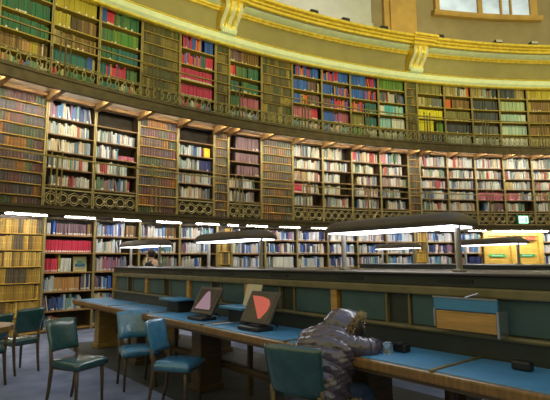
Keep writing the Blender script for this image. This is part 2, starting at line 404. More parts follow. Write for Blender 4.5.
def cname(c):
    names = {'white':(.75,.75,.70),'pale grey':(.6,.64,.64),'grey':(.36,.38,.38),'charcoal':(.12,.14,.16),'crimson':(.56,.04,.10),'dark red':(.36,.08,.08),'navy blue':(.03,.06,.2),'blue':(.05,.15,.56),'green':(.05,.3,.16),'dark green':(.07,.16,.08),'lime green':(.2,.4,.05),'teal':(.04,.24,.25),'mustard':(.48,.38,.06),'brown':(.24,.14,.05),'dark brown':(.11,.07,.04),'tan':(.44,.34,.18),'orange-brown':(.56,.30,.1),'maroon':(.18,.10,.12),'cream':(.68,.64,.48),'plum':(.36,.15,.25),'pink':(.5,.2,.24),'bright yellow':(.8,.72,.03),'orange':(.75,.2,.04),'turquoise':(.14,.52,.6),'sage green':(.4,.5,.32)}
    return min(names, key=lambda k: sum((a-b)**2 for a,b in zip(names[k], c)))
MW = [('mixw',0,.94)]; MBB = [('mixb',0,.95)]
def mw(a=.0, b=.95): return [('mixw',a,b)]
# rows from the top shelf down; each row lists (palette, from, to[, relative height])
ROWS = {
 (3,-7): [[('green',0,.96)],[('teal',0,.96)],[('green',0,.9)],[('brn',0,.95)],[('bot',0,.95)]],
 (3,-6): [[('green',0,.72),('red',.72,.84),('green',.84,.98)],[('green',0,.98)],[('green',0,.90),('dgreen',.90,.98)],[('brn',0,.45),('or',.45,.62),('yel',.62,.76),('brn',.76,.85),('white',.85,.88),('brn',.88,.98)],[('bot',0,.98)]],
 (3,-5): [[('yel',0,.97)],[('yel',0,.36,1.05),('dbrn',.38,.62),('brn',.62,.97)],[('tan',0,.2),('brn',.2,.97)],[('teal',0,.78),('blue',.78,.90),('tan',.90,.97)],[('red',0,.12),('bot',.12,.3),('green',.3,.97)]],
 (3,-4): [[('blue',.02,.14),('red',.14,.32),('dgreen',.32,.70),('green',.70,.97)],[('dgreen',0,.3),('lime',.3,.97)],[('green',0,.4),('teal',.4,.97)],[('teal',0,.16),('rbo',.16,.66,1.05),('dgreen',.68,.97)],[('teal',0,.5),('bot',.5,.97)]],
 (3,-2): [[('rbo',.06,.62),('blue',.72,.97)],[('rbo',.03,.6),('teal',.6,.75),('red',.75,.97)],[('crim',.02,.97)],[('crim',.02,.97)],[('botp',.02,.97)]],
 (3,0): [[('mar',.03,.4),('brn',.4,.95)],[('orr',.02,.1),('red',.1,.2),('dgreen',.2,.6),('green',.6,.95)],[('teal',.05,.3),('dgreen',.4,.6),('green',.6,.95)],[('green',.05,.35),('pink',.35,.95)],[('botp',.04,.95)]],
 (3,2): [[('rbo',.1,.68),('blue',.7,.95)],[('blue',.03,.55),('mar',.55,.85),('tan',.9,.97)],[('blue',.03,.3),('or',.3,.42),('orr',.42,.55),('mar',.55,.97)],[('pink',.03,.7),('red',.7,.9)],[('botp',.02,.97)]],
 (3,3): [[('rbo',.02,.45),('red',.45,.6),('blue',.6,.97)],[('blue',.02,.4),('tan',.45,.5),('rbo',.5,.97)],[('mar',.02,.3),('rbo',.3,.97)],[('blue',.02,.4),('rbo',.4,.6),('pink',.6,.97)],[('botp',.02,.97)]],
 (3,4): [[('blue',.02,.6),('rbo',.6,.97)],[('blue',.02,.55),('rbo',.55,.97)],[('rbo',.02,.5),('teal',.55,.97)],[('olive',.02,.5),('teal',.55,.97)],[('dgreen',.02,.5),('botg',.5,.97)]],
 (3,5): [[('lime',.02,.97)],[('grey',.02,.3),('mixw',.3,.97)],[('white',.02,.2),('cyan',.2,.8),('byel',.80,.83),('cyan',.83,.97)],[('cyan',.02,.44),('white',.48,.97)],[('botg',.02,.97)]],
 (3,7): [[('olive',.02,.97)],[('tan',.02,.3),('olive',.3,.6),('grey',.6,.97)],[('byel',.02,.97)],[('byel',.02,.6,1.1),('lime',.72,.97)],[('dgrey',.02,.97)]],
 (3,8): [[('tan',.02,.5),('mixw',.5,.9),('orr',.9,.97)],[('orr',.02,.25),('brn',.3,.97)],[('olive',.02,.97)],[('dgrey',.02,.97)],[('botg',.02,.97)]],
 (3,9): [[('tan',.02,.4),('mixw',.4,.8),('dgrey',.8,.97)],[('dgrey',.02,.97)],[('dgrey',.02,.97)],[('grey',.02,.97)],[('botg',.02,.97)]],
 (3,10): [[('dgrey',.02,.6),('tan',.6,.97)],[('pgreen',.02,.97)],[('pcyan',.02,.97)],[('pcyan',.02,.97)],[('white',.02,.97)]],
 (3,11): [[('yel',.02,.97)],[('yel',.02,.12),('brn',.12,.97)],[('brn',.02,.97)],[('brn',.02,.97)],[('tan',.02,.97)]],
 (3,12): [[('yel',.02,.97)],[('brn',.02,.97)],[('brn',.02,.97)],[('tan',.02,.97)],[('tan',.02,.97)]],
 (2,-5): [[('mixb',0,.95)],mw(0,.9),mw(),mw(.05,.92),[('mixw',.12,.96,.85)]],
 (2,-4): [[],[('mixw',0,.95)],[('mixb',0,.55),('pink',.55,.95,.4)],[('mixw',0,.8)],mw(.02,.85)],
 (2,-2): [[],[('mixw',.02,.75),('byel',.75,.93)],[('mixw',.02,.6),('navy',.6,.97)],mw(),mw(.02,.93)],
 (2,0): [[('mar',.22,.97)],[('mar',.2,.97)],[('mar',.26,.97)],[('mixw',.02,.34),('mixw',.42,.8)],[('mixw',.02,.34),('mixw',.42,.8)]],
 (2,2): [mw(),mw(),[('mixw',0,.3),('tan',.3,.5),('mixw',.5,.95)],[('red',.02,.3),('mixw',.3,.92)],mw(0,.68)],
 (2,3): [mw(0,.7),mw(0,.9),mw(0,.6),mw(0,.6),mw(0,.9)],
 (2,4): [[('red',.02,.14),('mixw',.14,.95)],mw(.02,.78),mw(.16,.9),mw(.1,.95),mw(.15,.95)],
 (2,5): [[('pink',.02,.2),('mixw',.2,.8)],mw(0,.82),mw(),mw(0,.7),mw(.25,.9)],
 (2,7): [mw(),mw(.1,.95),mw(),mw(),mw()], (2,8): [mw(),mw(),mw(),mw(),mw(0,.97)], (2,9): [mw(0,.97),mw(),mw(),[('pink',.02,.97)],[('mixw',.25,.6),('mar',.6,.97)]],
 (2,10): [mw(),mw(),[('tan',.02,.3),('mixw',.3,.95)],[('pink',.02,.5),('mixw',.5,.97)],mw(0,.7)], (2,11): [mw(),mw(),mw(),mw(),mw()], (2,12): [mw(),mw(),mw(),mw(),mw()],
 (1,-5): [[('white',.03,.10),('blue',.16,.2,1.15),('mar',.22,.86,1.0),('brn',.88,.98)],[('red',.02,.98,.95)],[('red',.02,.27,.95),('yel',.29,.33,1.3),('white',.34,.55)],[('mixb',.02,.22),('or',.22,.74),('mixb',.78,.98,1.1)],[('mixb',.02,.8)],[('mixw',.05,.35)]],
 (1,-4): [[('mixb',.02,.68,1.1),('brn',.72,.95)],[('mixb',.02,.6,1.05)],[('purp',.02,.75)],[('mixb',.02,.3),('blue',.32,.4),('blue',.6,.8)],[('mixb',.02,.6)],[('mixw',.02,.5)]],
 (1,-3): [[('mixb',.02,.65,1.05),('brn',.66,.95)],[('blue',.02,.5),('dgreen',.5,.62),('mixb',.62,.95)],[('mixw',.1,.97)],[('mixb',.02,.9)],[],[]],
 (1,-2): [[('mixb',.02,.95,1.05)],[('mixb',.02,.78),('navy',.78,.86)],[('mixw',.02,.4),('blue',.4,.5),('mixw',.5,.6)],[],[],[]],
}
for i in (0,1,2,3,4,5,7,8,11,12):
    ROWS[(1,i)] = [[('mixb',.02,.95,1.05)],[('mixb',.02,.93)],[('mixb',.04,.9)],[('purp',.02,.9)],[],[]]
ROWS[(1,1)][2] = [('mixw',.02,.2),('white',.25,.9,1.0),('blue',.9,.95)]
ROWS[(1,8)][2] = [('mixw',.02,.3),('navy',.5,.95)]
BAYS = list(range(-7,-1)) + list(range(0,6)) + list(range(7,13))
def bay_az(i): return (edge(i)+edge(i+1))/2
# camera-space size of a thing, to find the books that show largest
def project(p):
    Z = p.z-EYE; c, s = math.cos(.1275), math.sin(.1275); d = c*p.y+s*Z; u = -s*p.y+c*Z
    return 275+469.6*p.x/d, 200-469.6*u/d, d
books = []      # (area, tier, bay, row, idx, bookspec)
case_label = {}
for tier in (1,2,3):
    openb = sorted(i for (t,i) in ROWS if t == tier and i > (-7 if tier == 3 else -99))
    for (t, i) in sorted(k for k in ROWS if k[0] == tier):
        T = TIER[tier]; az = bay_az(i)
        pr = case_proto[tier]
        base = pol(az, T['R'], T['z0'])
        lab = 'open bookcase, %s from the left in the %s tier' % (ordn(openb.index(i)), TN[tier]) if i in openb else 'open bookcase cut off by the left edge in the top tier'
        if not pr[1]: pr[1] = True; o = pr[0]; o.location = base; o.rotation_euler.z = -rad(az); o['label'] = lab
        else: o = dup(pr[0], None, base, -rad(az), lab)
        case_label[(tier,i)] = ordn(openb.index(i)) if i in openb else None
        Mx = Matrix.Translation(pol(az, T['R'], 0)) @ Matrix.Rotation(-rad(az), 4, 'Z')
        tops = [T['top']] + T['sh']
        for r, segs in enumerate(ROWS[(tier,i)]):
            z = T['sh'][r]; gap = tops[r]-z-.03; idx = 0
            if tier == 1 and i >= -3 and r > 3: continue
            X0 = -HW+.03; XW = 2*HW-.06
            for sg in segs:
                p, a, b = sg[:3]; k = sg[3] if len(sg) > 3 else 1
                x = X0+XW*a; uni = p not in CN; lean = 0
                wset = random.uniform(.032,.045); hset = gap*random.uniform(.74,.82)*k
                pc = random.choice(PAL[p]); run = 0
                while x < X0+XW*b - .012:
                    w = wset*random.uniform(.95,1.05) if uni else random.uniform(.018,.046)
                    if tier == 3: w *= 1.15
                    w = min(w, X0+XW*b-x)
                    h = hset*random.uniform(.98,1.02) if uni else gap*random.uniform(.60,.88)*k
                    h = min(h, gap-.01)
                    if uni or random.random() < .6 or p == 'rbo': pc = random.choice(PAL[p])
                    jit = random.uniform(.9,1.1); c = tuple(min(1,q*jit*(.82 if p == 'mixw' else 1)) for q in pc)
                    if w > .008:
                        dep = random.uniform(.0,.03)
                        px, py, pd = project(Mx @ Vector((x+w/2, .04, z+h/2)))
                        band = (tier == 1 and random.random() < .7) or (p in ('crim','red')) or random.random() < .2
                        tilt = .16 if (not uni and random.random() < .05 and w < .04) else 0
                        if tilt: x += h*.16
                        spec = (x, w, z, h, .03+dep, c, band, -tilt if tilt else 0)
                        area = w*h/pd/pd
                        vis = 2 < px < 548 and 4 < py and not (px > 116 and py > 262) and not (px > 480 and tier == 1 and i < 11)
                        books.append((area if vis else 0, tier, i, r, idx, spec, (px,py)))
                        idx += 1; x += w + .0015
                    else: break
                    if x + .01 > HW-.03: break
def book_geo(mb, spec, M, labelcol=(.75,.74,.68)):
    x, w, z, h, y, c, band, tl = spec
    mm = M @ Matrix.Translation((x, 0, z)) @ Matrix.Rotation(tl, 4, 'Y') if tl else M @ Matrix.Translation((x, 0, z))
    d = .17
    # cover with rounded spine and a recessed page block
    s0 = w*.12
    v = [(0,y+s0,0),(w*.5,y,0),(w,y+s0,0),(w,y+d,0),(0,y+d,0),(0,y+s0,h),(w*.5,y,h),(w,y+s0,h),(w,y+d,h),(0,y+d,h)]
    mb.add(v, [(0,4,3,2,1),(0,1,6,5),(1,2,7,6),(2,3,8,7),(3,4,9,8),(4,0,5,9),(5,6,7,8,9)], c, mm)
    if band and w > .02:
        q = .0012
        a, b = (.04,.17) if True else (0,0)
        v = [(w*.08,y+s0-q,h*a),(w*.5,y-q,h*a),(w*.92,y+s0-q,h*a),(w*.08,y+s0-q,h*b),(w*.5,y-q,h*b),(w*.92,y+s0-q,h*b)]
        return mm, v, [(0,1,4,3),(1,2,5,4)]
    return mm, None, None
books.sort(key=lambda b: -b[0])
rest = MB(); I4 = Matrix.Identity(4); mcache = {}
for n_, (area, tier, i, r, idx, spec, pp) in enumerate(books):
    T = TIER[tier]; az = bay_az(i)
    if n_ < 300 and area > 0:
        x, w, z, h, y, c, band, tl = spec
        mb = MB(); sp = (0, w, 0, h, 0, c, band, 0)
        mm, lv, lf = book_geo(mb, sp, I4)
        # tighten pages: pale page block showing at the head
        mb.box(w*.12, w*.88, .02, .165, h-.004, h+.0005, (.7,.66,.52))
        o = build('book', mb, 'book')
        Mx = Matrix.Translation(pol(az, T['R'], 0)) @ Matrix.Rotation(-rad(az), 4, 'Z')
        o.location = Mx @ Vector((x, y, z+.0008)); o.rotation_euler = (0, 0, -rad(az))
        if tl: o.matrix_world = Mx @ Matrix.Translation((x, y, z+.001)) @ Matrix.Rotation(tl, 4, 'Y')
        cl = case_label[(tier,i)]
        where = 'in the %s open bookcase of the %s tier' % (cl, TN[tier]) if cl else 'in the cut-off top tier bookcase'
        tag(o, '%s book, %s from left, %s shelf, %s' % (cname(c), ordn(idx), ORD[r], where.replace('in the ','').replace(' of the',',')), 'book', 'books in the %s tier' % TN[tier])
        if lv:
            lm = MB(); lm.add(lv, lf); build('spine_label', lm, 'label', o)
    else:
        if (tier,i) not in mcache: mcache[(tier,i)] = Matrix.Translation(pol(az, T['R'], 0)) @ Matrix.Rotation(-rad(az), 4, 'Z')
        mm, lv, lf = book_geo(rest, spec, mcache[(tier,i)])
        if lv: rest.add(lv, lf, (.72,.71,.65), mm)
ro = build('book', rest, 'book'); tag(ro, 'many more small books filling the shelves of every tier', 'books', kind='stuff')

# false-book doors and narrow panels
def spine_door(tier, az, hw, lab, top_pal, ochre=False):
    T = TIER[tier]; z0 = T['z0']; H = T['top']-z0
    t = thing('false_book_panel', lab, 'panel', pol(az, T['R'], z0), -rad(az), 'panels dressed with false book spines')
    m = MB(); m.box(-hw, hw, .06, .12, 0, H); build('backing_board', m, 'woodd', t)
    for sx in (-1,1):
        m = MB(); x = sx*hw; m.box(min(x,x-sx*.025), max(x,x-sx*.025), -.012, .07, 0, H); build('gilt_strip', m, 'upright', t)
    n = {1:7,2:10,3:8}[tier]; ph = (H-.06)/n; sp = MB()
    for k in range(n):
        za = .04+ph*k; x = -hw+.028; pc = random.choice(top_pal)
        sh = MB(); sh.bev(-hw+.026, hw-.026, -.004, .06, za-.016, za, .003, seg=1); build('shelf_edge', sh, {1:'edge_gilt',2:'edge_gilt',3:'shelf3'}[tier], t)
        while x < hw-.03:
            w = min(random.uniform(.026,.045) if tier == 1 else random.uniform(.045,.075), hw-.028-x)
            if random.random() < .4: pc = random.choice(top_pal)
            j = random.uniform(.75,1.25); c = tuple(min(1,q*j) for q in pc); h = ph-.04 if random.random() < .8 else ph-.06
            yy = .012
            sp.add([(x,yy+.01,za),(x+w/2,yy,za),(x+w,yy+.01,za),(x,yy+.01,za+h),(x+w/2,yy,za+h),(x+w,yy+.01,za+h),(x,.06,za+h),(x+w,.06,za+h),(x,.06,za),(x+w,.06,za)],
                   [(0,1,4,3),(1,2,5,4),(3,4,5,7,6),(0,3,6,8),(2,9,7,5)], c)
            for q in (.5,):
                sp.add([(x+.004,yy+.006,za+h*q),(x+w/2,yy-.002,za+h*q),(x+w-.004,yy+.006,za+h*q),(x+.004,yy+.006,za+h*q+.008),(x+w/2,yy-.002,za+h*q+.008),(x+w-.004,yy+.006,za+h*q+.008)], [(0,1,4,3),(1,2,5,4)], tuple(q_*1.9 for q_ in c))
            x += w+(.005 if tier == 1 else .002)
    build('false_spines', sp, 'spine', t)
    if tier != 3:
        m = MB(); zz = H
        if tier == 1: m.box(-hw*.7, hw*.7, -.455, -.425, zz-.022, zz-.002)
        else: m.box(-hw+.06, hw-.06, -.74, -.69, 2.305, 2.345)
        build('strip_light', m, 'tube%d' % tier, t)
    return t
P_och = [(.60,.38,.07),(.50,.31,.06),(.72,.50,.14),(.13,.10,.06),(.58,.36,.07),(.64,.42,.10),(.24,.15,.05)]
P_brn = [(.12,.09,.05),(.09,.07,.05),(.16,.10,.05),(.22,.11,.04),(.10,.08,.07),(.08,.09,.06)]
P_mid = [(.13,.09,.07),(.10,.05,.05),(.26,.11,.02),(.07,.06,.07),(.06,.08,.04),(.13,.05,.05)]
P_oli = [(.16,.12,.03),(.10,.08,.03),(.20,.15,.04),(.08,.09,.04)]
spine_door(1, bay_az(-6), HW, 'ochre panel of false book spines at left edge, ground tier', P_och)
spine_door(1, bay_az(-7), HW, 'ochre panel of false book spines beyond the left edge, ground tier', P_och)
spine_door(2, bay_az(-7), HW, 'brown panel of false book spines beyond the left edge, middle tier', P_mid)
spine_door(2, bay_az(-6), HW, 'brown panel of false book spines at left edge, middle tier', P_mid)
spine_door(2, bay_az(-3), HW, 'brown panel of false spines in middle tier, directly below the dark top-tier panel', P_mid)
spine_door(3, bay_az(-3), HW, 'dark olive panel of false spines left of the crimson sets, top tier', P_oli)
spine_door(2, bay_az(1), HW, 'grey-brown panel of false spines right of the maroon sets, middle tier', P_brn)
spine_door(3, bay_az(1), HW, 'olive panel of false spines near the middle of the top tier', P_oli+[(.30,.22,.05)])
NHW = 20.3*math.sin(rad(NAR/2))-.002
for a, w in ((edge(-1)+edge(0), 'left'), (edge(6)+edge(7), 'right')):
    spine_door(1, a/2, NHW, 'narrow ochre false book pilaster, %s of two in ground tier' % w, P_och)
    spine_door(2, a/2, NHW, 'narrow brown false book pilaster, %s of two in middle tier' % w, P_brn)
    spine_door(3, a/2, NHW, 'narrow olive false book pilaster, %s of two in top tier' % w, P_oli)

# lid over the lower bookcases where they stand proud, beams under the upper gallery
m = MB()
for i in list(range(-7,0)) + list(range(0,7)) + list(range(7,14)):
    az = edge(i); M = Matrix.Translation(pol(az, 20.4, 0)) @ Matrix.Rotation(-rad(az), 4, 'Z')
    m.add([(-.05,.0,4.58),(.05,.0,4.58),(.05,-.77,4.60),(-.05,-.77,4.60),(-.05,0,4.74),(.05,0,4.74),(.05,-.77,4.74),(-.05,-.77,4.74)], [(0,1,2,3),(4,5,6,7),(0,1,5,4),(1,2,6,5),(2,3,7,6),(3,0,4,7)], None, M)
m.sweep([(20.30,4.665),(20.39,4.65),(20.39,4.74),(20.30,4.74)], A0, A1); m.sweep([(19.76,4.70),(19.80,4.70),(19.80,4.74),(19.76,4.74)], A0, A1)
struct('ceiling_beams', m, 'beam', label='orange oak beams framing the coffers under the upper gallery', cat='beams')

# ------------------------------------------------------------------ gallery railings
def railing(z, ztop, posts, rings, lab):
    t = thing('gallery_railing', lab, 'railing', (C.x, C.y, z), 0)
    def sw(prof): m = MB(); m.sweep([(r, zz-z) for r, zz in prof], A0, A1); m.v = [(a-C.x, b-C.y, c) for a,b,c in m.v]; return m
    r = RF+.03
    build('top_rail', sw([(r-.02,ztop-.012),(r+.02,ztop-.012),(r+.02,ztop+.012),(r,ztop+.022),(r-.02,ztop+.012)]), 'brass', t)
    if rings:
        m = sw([(r-.008,z+.295),(r+.008,z+.295),(r+.008,z+.31),(r-.008,z+.31)])
        build('lower_rail', m, 'brass', t)
        m = MB(); a = -50.0
        while a < 2.6:
            p = pol(a, r, 0)-Vector((C.x,C.y,0)); M = Matrix.Translation(p) @ Matrix.Rotation(-rad(a), 4, 'Z')
            m.ring((0,0,.155), .125, .012, M, 12, 4); a += .5
        build('ring_frieze', m, 'iron2', t)
    for az in posts:
        for k, da in enumerate((-.28, 0, .28)):
            if not rings and k == 1: da = .02
            p = pol(az+da, r, 0)-Vector((C.x,C.y,0)); m = MB()
            h = ztop-z+(.10 if k != 1 else .02)
            rr = .013 if k != 1 else .02
            m.tube([(0,0,0),(0,0,h)], rr, 6); m.ball((0,0,h),(.022,.022,.03),8,6); m.ball((0,0,.03),(.035,.035,.03),8,6)
            build('post', m, 'iron' if rings else 'brass', t, loc=tuple(p)[:2]+(0,))
    return t
railing(4.84, 5.64, [-45.85,-40.15,-33.8,-28.0,-22.2,-16.0,-10.1,-4.5,1.5], True, 'ringed iron railing along the upper gallery')
railing(2.365, 3.29, [-46.0,-40.0,-33.8,-28.0,-22.2,-16.2,-10.1,-4.5,1.5], False, 'plain brass-topped railing along the lower gallery')

# ------------------------------------------------------------------ door in the ground tier
def leaf(t, az, w):
    M = Matrix.Translation(pol(az, 20.28, 0)) @ Matrix.Rotation(-rad(az), 4, 'Z')
    m = MB(); m.box(-w, w, 0, .05, .01, 2.08, None, M)
    d = build('door_leaf', m, 'ochre_oak', t)
    m = MB()
    for z0, z1 in ((.2,.95),(1.1,1.95)):
        for q, (a, b, c, e_) in enumerate(((-w+.1,w-.1,z0,z0+.03),(-w+.1,w-.1,z1-.03,z1),(-w+.1,-w+.13,z0,z1),(w-.13,w-.1,z0,z1))): m.box(a, b, -.015, .002, c, e_, None, M)
    build('panel_moulding', m, 'wood', d)
    m = MB(); m.bev(-.28,.28,-.03,-.004,1.40,1.50,.01, M); s = build('green_sign', m, 'green', d); s['label'] = 'green notice plate'
    m = MB(); 
    for k in range(5): m.box(-.17+.07*k,-.12+.07*k,-.034,-.03,1.44,1.462,None,M)
    build('lettering', m, 'label', s)
door = bpy.data.objects.new('door_1', None); COL.objects.link(door); door['kind'] = 'structure'; door['label'] = 'double oak door with green plates in the ground tier'; door['category'] = 'door'
leaf(door, -8.42, .62); leaf(door, -5.56, .62)
m = MB(); m.sweep([(20.16,0),(20.4,0),(20.4,2.21),(20.16,2.21)], -9.85, -9.45, .2); m.sweep([(20.16,0),(20.4,0),(20.4,2.21),(20.16,2.21)], -4.5, -4.12, .2)
m.sweep([(20.16,2.08),(20.4,2.08),(20.4,2.21),(20.16,2.21)], -9.85, -4.12, .5); m.sweep([(20.22,0),(20.4,0),(20.4,2.1),(20.22,2.1)], -7.1, -6.88, .2)
build('door_frame', m, 'ochre_oak', door)
for a in (-8.4,-5.6):
    m = MB(); M = Matrix.Translation(pol(a, 20.2, 0)) @ Matrix.Rotation(-rad(a), 4, 'Z'); m.box(-.42,.42,-.46,-.40,2.175,2.208,None,M); 
    tag(build('strip_light', m, 'tube1'), 'white strip light over the %s leaf of the oak door' % ('left' if a < -7 else 'right'), 'light', 'strip lights over the door')
a = -5.3; M = Matrix.Translation(pol(a, 20.16, 0)) @ Matrix.Rotation(-rad(a), 4, 'Z')
m = MB(); m.bev(-.16,.16,-.03,.0,1.93,2.03,.008,M); tag(build('sign', m, 'redsign'), 'small red-brown sign over the right leaf of the oak door', 'sign')
t = thing('exit_sign', 'glowing green exit sign hung on the lower gallery', 'sign', pol(-7.3, RF-.03, 2.40), -rad(-5.63))
m = MB(); m.bev(-.20,.20,-.06,.0,0,.26,.01); build('case', m, 'greenb', t)
m = MB(); m.box(-.12,.17,-.066,-.061,.02,.235); build('lit_face', m, 'exitm', t)
m = MB(); m.ball((-.03,-.07,.19),(.018,.004,.018),10,6); m.tube([(-.03,-.069,.165),(-.01,-.069,.11)],.012,6); m.tube([(-.01,-.069,.11),(.03,-.069,.09),(.03,-.069,.05)],.008,6); m.tube([(-.01,-.069,.11),(-.05,-.069,.06)],.008,6); m.tube([(-.03,-.069,.155),(.02,-.069,.14)],.006,6); m.box(.08,.13,-.07,-.066,.04,.2)
build('running_figure', m, 'greenb', t)

# picture-fronted book shown face out on the shelf of the first open ground bookcase
az = bay_az(-5); M = Matrix.Translation(pol(az, R1, 1.152)) @ Matrix.Rotation(-rad(az), 4, 'Z') @ Matrix.Translation((.26,.10,0)) @ Matrix.Rotation(-.12, 4, 'X')
m = MB()
m.box(-.135,.135,0,.02,0,.30,(.62,.55,.28), M); m.box(-.10,.10,-.003,.0,.04,.26,(.55,.62,.60), M); m.box(-.10,.10,-.005,-.002,.09,.16,(.03,.14,.30), M); m.box(-.06,.05,-.006,-.004,.14,.21,(.10,.28,.20), M); m.box(-.10,.10,-.005,-.002,.04,.08,(.45,.42,.25), M)
tag(build('picture_book', m, 'book'), 'cream-bordered picture cover shown face out beside white books, ground tier', 'book')

# ------------------------------------------------------------------ reading desks
TH = .6811
def frame_of(az):      # az: bearing of the desk from the room centre
    a = rad(az); return Vector((math.sin(a), math.cos(a))), Vector((math.cos(a), -math.sin(a)))
T1v = Vector((-math.sin(TH), math.cos(TH))); N1v = Vector((math.cos(TH), math.sin(TH)))
def P1(s, d, z=0): q = T1v*s + N1v*d; return Vector((q.x, q.y, z))
RZ1 = math.atan2(-T1v.y, -T1v.x)      # local +X runs towards the room centre, local +Y across the desk
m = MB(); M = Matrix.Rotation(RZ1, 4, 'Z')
m.box(-8.35, 1.5, 2.25, 4.28, .0, .006, None, M)  # thin, darker strip of floor along the desk's footprint
struct('floor_strip', m, 'floor_dark', label='dark strip on the floor beneath the long desk', cat='floor')
SL, SR = 8.02, -.55      # s of the outer and inner end
PIT = 1.235; S0 = 7.70
def make_desk():
    t = thing('reading_desk', 'long double reading desk with blue leather top and teal-panelled partition, in the foreground', 'desk', (0,0,0), RZ1, 'radial reading desks')
    L, Rr = -SL, -SR
    m = MB(); top = []
    # table top, with rounded outer end
    for d0, d1 in ((2.30,2.86),(3.74,4.30)):
        m.bev(L, Rr, d0, d1, .685, .745, .012)
    m.bev(L, L+.2, 2.4, 4.2, .685, .745, .012)
    build('tabletop', m, 'edge', t)
    m = MB()
    for d in (2.33, 4.27): m.box(L+.04, Rr, d-.012, d+.012, .665, .69)
    m.box(L+.04, L+.07, 2.33, 4.27, .66, .69)
    build('apron', m, 'woodd', t)
    bounds = [L+.03] + [-(S0-PIT*k) for k in range(0, 7) if -(S0-PIT*k) > L+.4] + [Rr-.02]
    for k in range(len(bounds)-1):
        for y0, y1 in ((2.335,2.84),(3.76,4.265)):
            m = MB(); m.bev(bounds[k]+.012, bounds[k+1]-.012, y0, y1, .735, .751, .004, seg=1); build('leather_top', m, 'inlay', t)
    for b in bounds[1:-1]:
        m = MB(); m.box(b-.011, b+.011, 2.31, 2.86, .74, .757); build('divider_strip', m, 'brass', t)
    # pedestals
    for s in (7.72, 6.15, 4.50, 2.27, .3):
        m = MB(); m.bev(-s-.14, -s+.14, 2.5, 4.1, .655, .69, .01)
        for q in ((2.56,2.82),(3.78,4.04)) if s < 7 else ((2.6,3.0),(3.6,4.0)): m.bev(-s-.10, -s+.10, q[0], q[1], .06, .66, .01); m.bev(-s-.12, -s+.12, q[0]-.02, q[1]+.02, .006, .07, .01)
        build('pedestal', m, 'wood' if s > 7 else 'woodd', t)
    m = MB(); m.bev(-7.7, -.2, 2.86, 2.93, .21, .27, .01); m.bev(-7.7,-.2,2.86,2.93,.64,.69,.01)
    build('foot_rail', m, 'woodd', t)
    for s in (7.1,6.75,5.6,5.0,3.99,3.62,3.1,2.75,1.75,1.4,1.0,.7):
        m = MB(); m.bev(-s-.02, -s+.02, 2.87, 2.92, .006, .645, .006); m.add([(-s-.02,2.89,.645),(-s-.02,2.89,.50),(-s-.10,2.89,.60),(-s+.02,2.89,.60),(-s+.02,2.89,.48),(-s+.10,2.89,.60)],[(0,1,2),(3,4,5)])
        build('rail_post', m, 'woodd', t)
    # partition
    m = MB(); m.box(L+.3, Rr, 2.86, 3.74, .70, .885); m.box(L+.3, Rr, 2.90, 3.70, .885, 1.25); build('partition_core', m, 'green_wood', t)
    m = MB(); m.bev(L+.28, Rr, 2.825, 3.775, .875, .895, .008); m.bev(L+.28,Rr,2.835,3.765,.868,.88,.004); build('ledge', m, 'railw', t)
    m = MB(); m.bev(L+.26, Rr, 2.835, 3.765, 1.11, 1.17, .012); build('partition_rail', m, 'railw', t)
    m = MB(); m.bev(L+.26, Rr, 2.86, 3.74, 1.17, 1.245, .006); build('frieze_board', m, 'green_wood', t)
    m = MB(); m.bev(L+.22, Rr, 2.82, 3.78, 1.245, 1.262, .007); build('cap', m, 'bezel', t)
    for k in range(7):
        s = S0-PIT*k
        m = MB(); m.bev(-s-.035, -s+.035, 2.85, 2.905, .89, 1.115, .006); build('pilaster', m, 'woodo', t)
        # two teal panels and a dark slot between pilasters
        for a, b in ((.06,.50),(.74,1.175)):
            m = MB(); m.bev(-s+a, -s+b, 2.878, 2.905, .90, 1.11, .006); build('leather_panel', m, 'inlay_p', t)
        for q in (.51,.71):
            m = MB(); m.box(-s+q, -s+q+.018, 2.868, 2.905, .895, 1.112); build('slot_frame', m, 'railw', t)
    m = MB(); m.bev(L+.26, L+.33, 2.84, 3.76, .70, 1.17, .008); build('end_post', m, 'wood', t)
    for k in range(9):
        m = MB(); m.box(-6.3+k*.9, -6.05+k*.9, 2.853, 2.862, 1.195, 1.22); build('vent', m, 'black', t)
    return t
desk = make_desk()
# second desk further off, along the next radius
az2 = -21.7
T2v, N2v = frame_of(az2)
O2 = Vector((2.55,9.9)) - T2v*7.0 - N2v*3.3
RZ2 = math.atan2(-T2v.y, -T2v.x)
def P2(s, d, z=0): q = O2 + T2v*s + N2v*d; return Vector((q.x, q.y, z))
dup(desk, None, P2(0,0), RZ2, 'second long reading desk seen behind the foreground one')

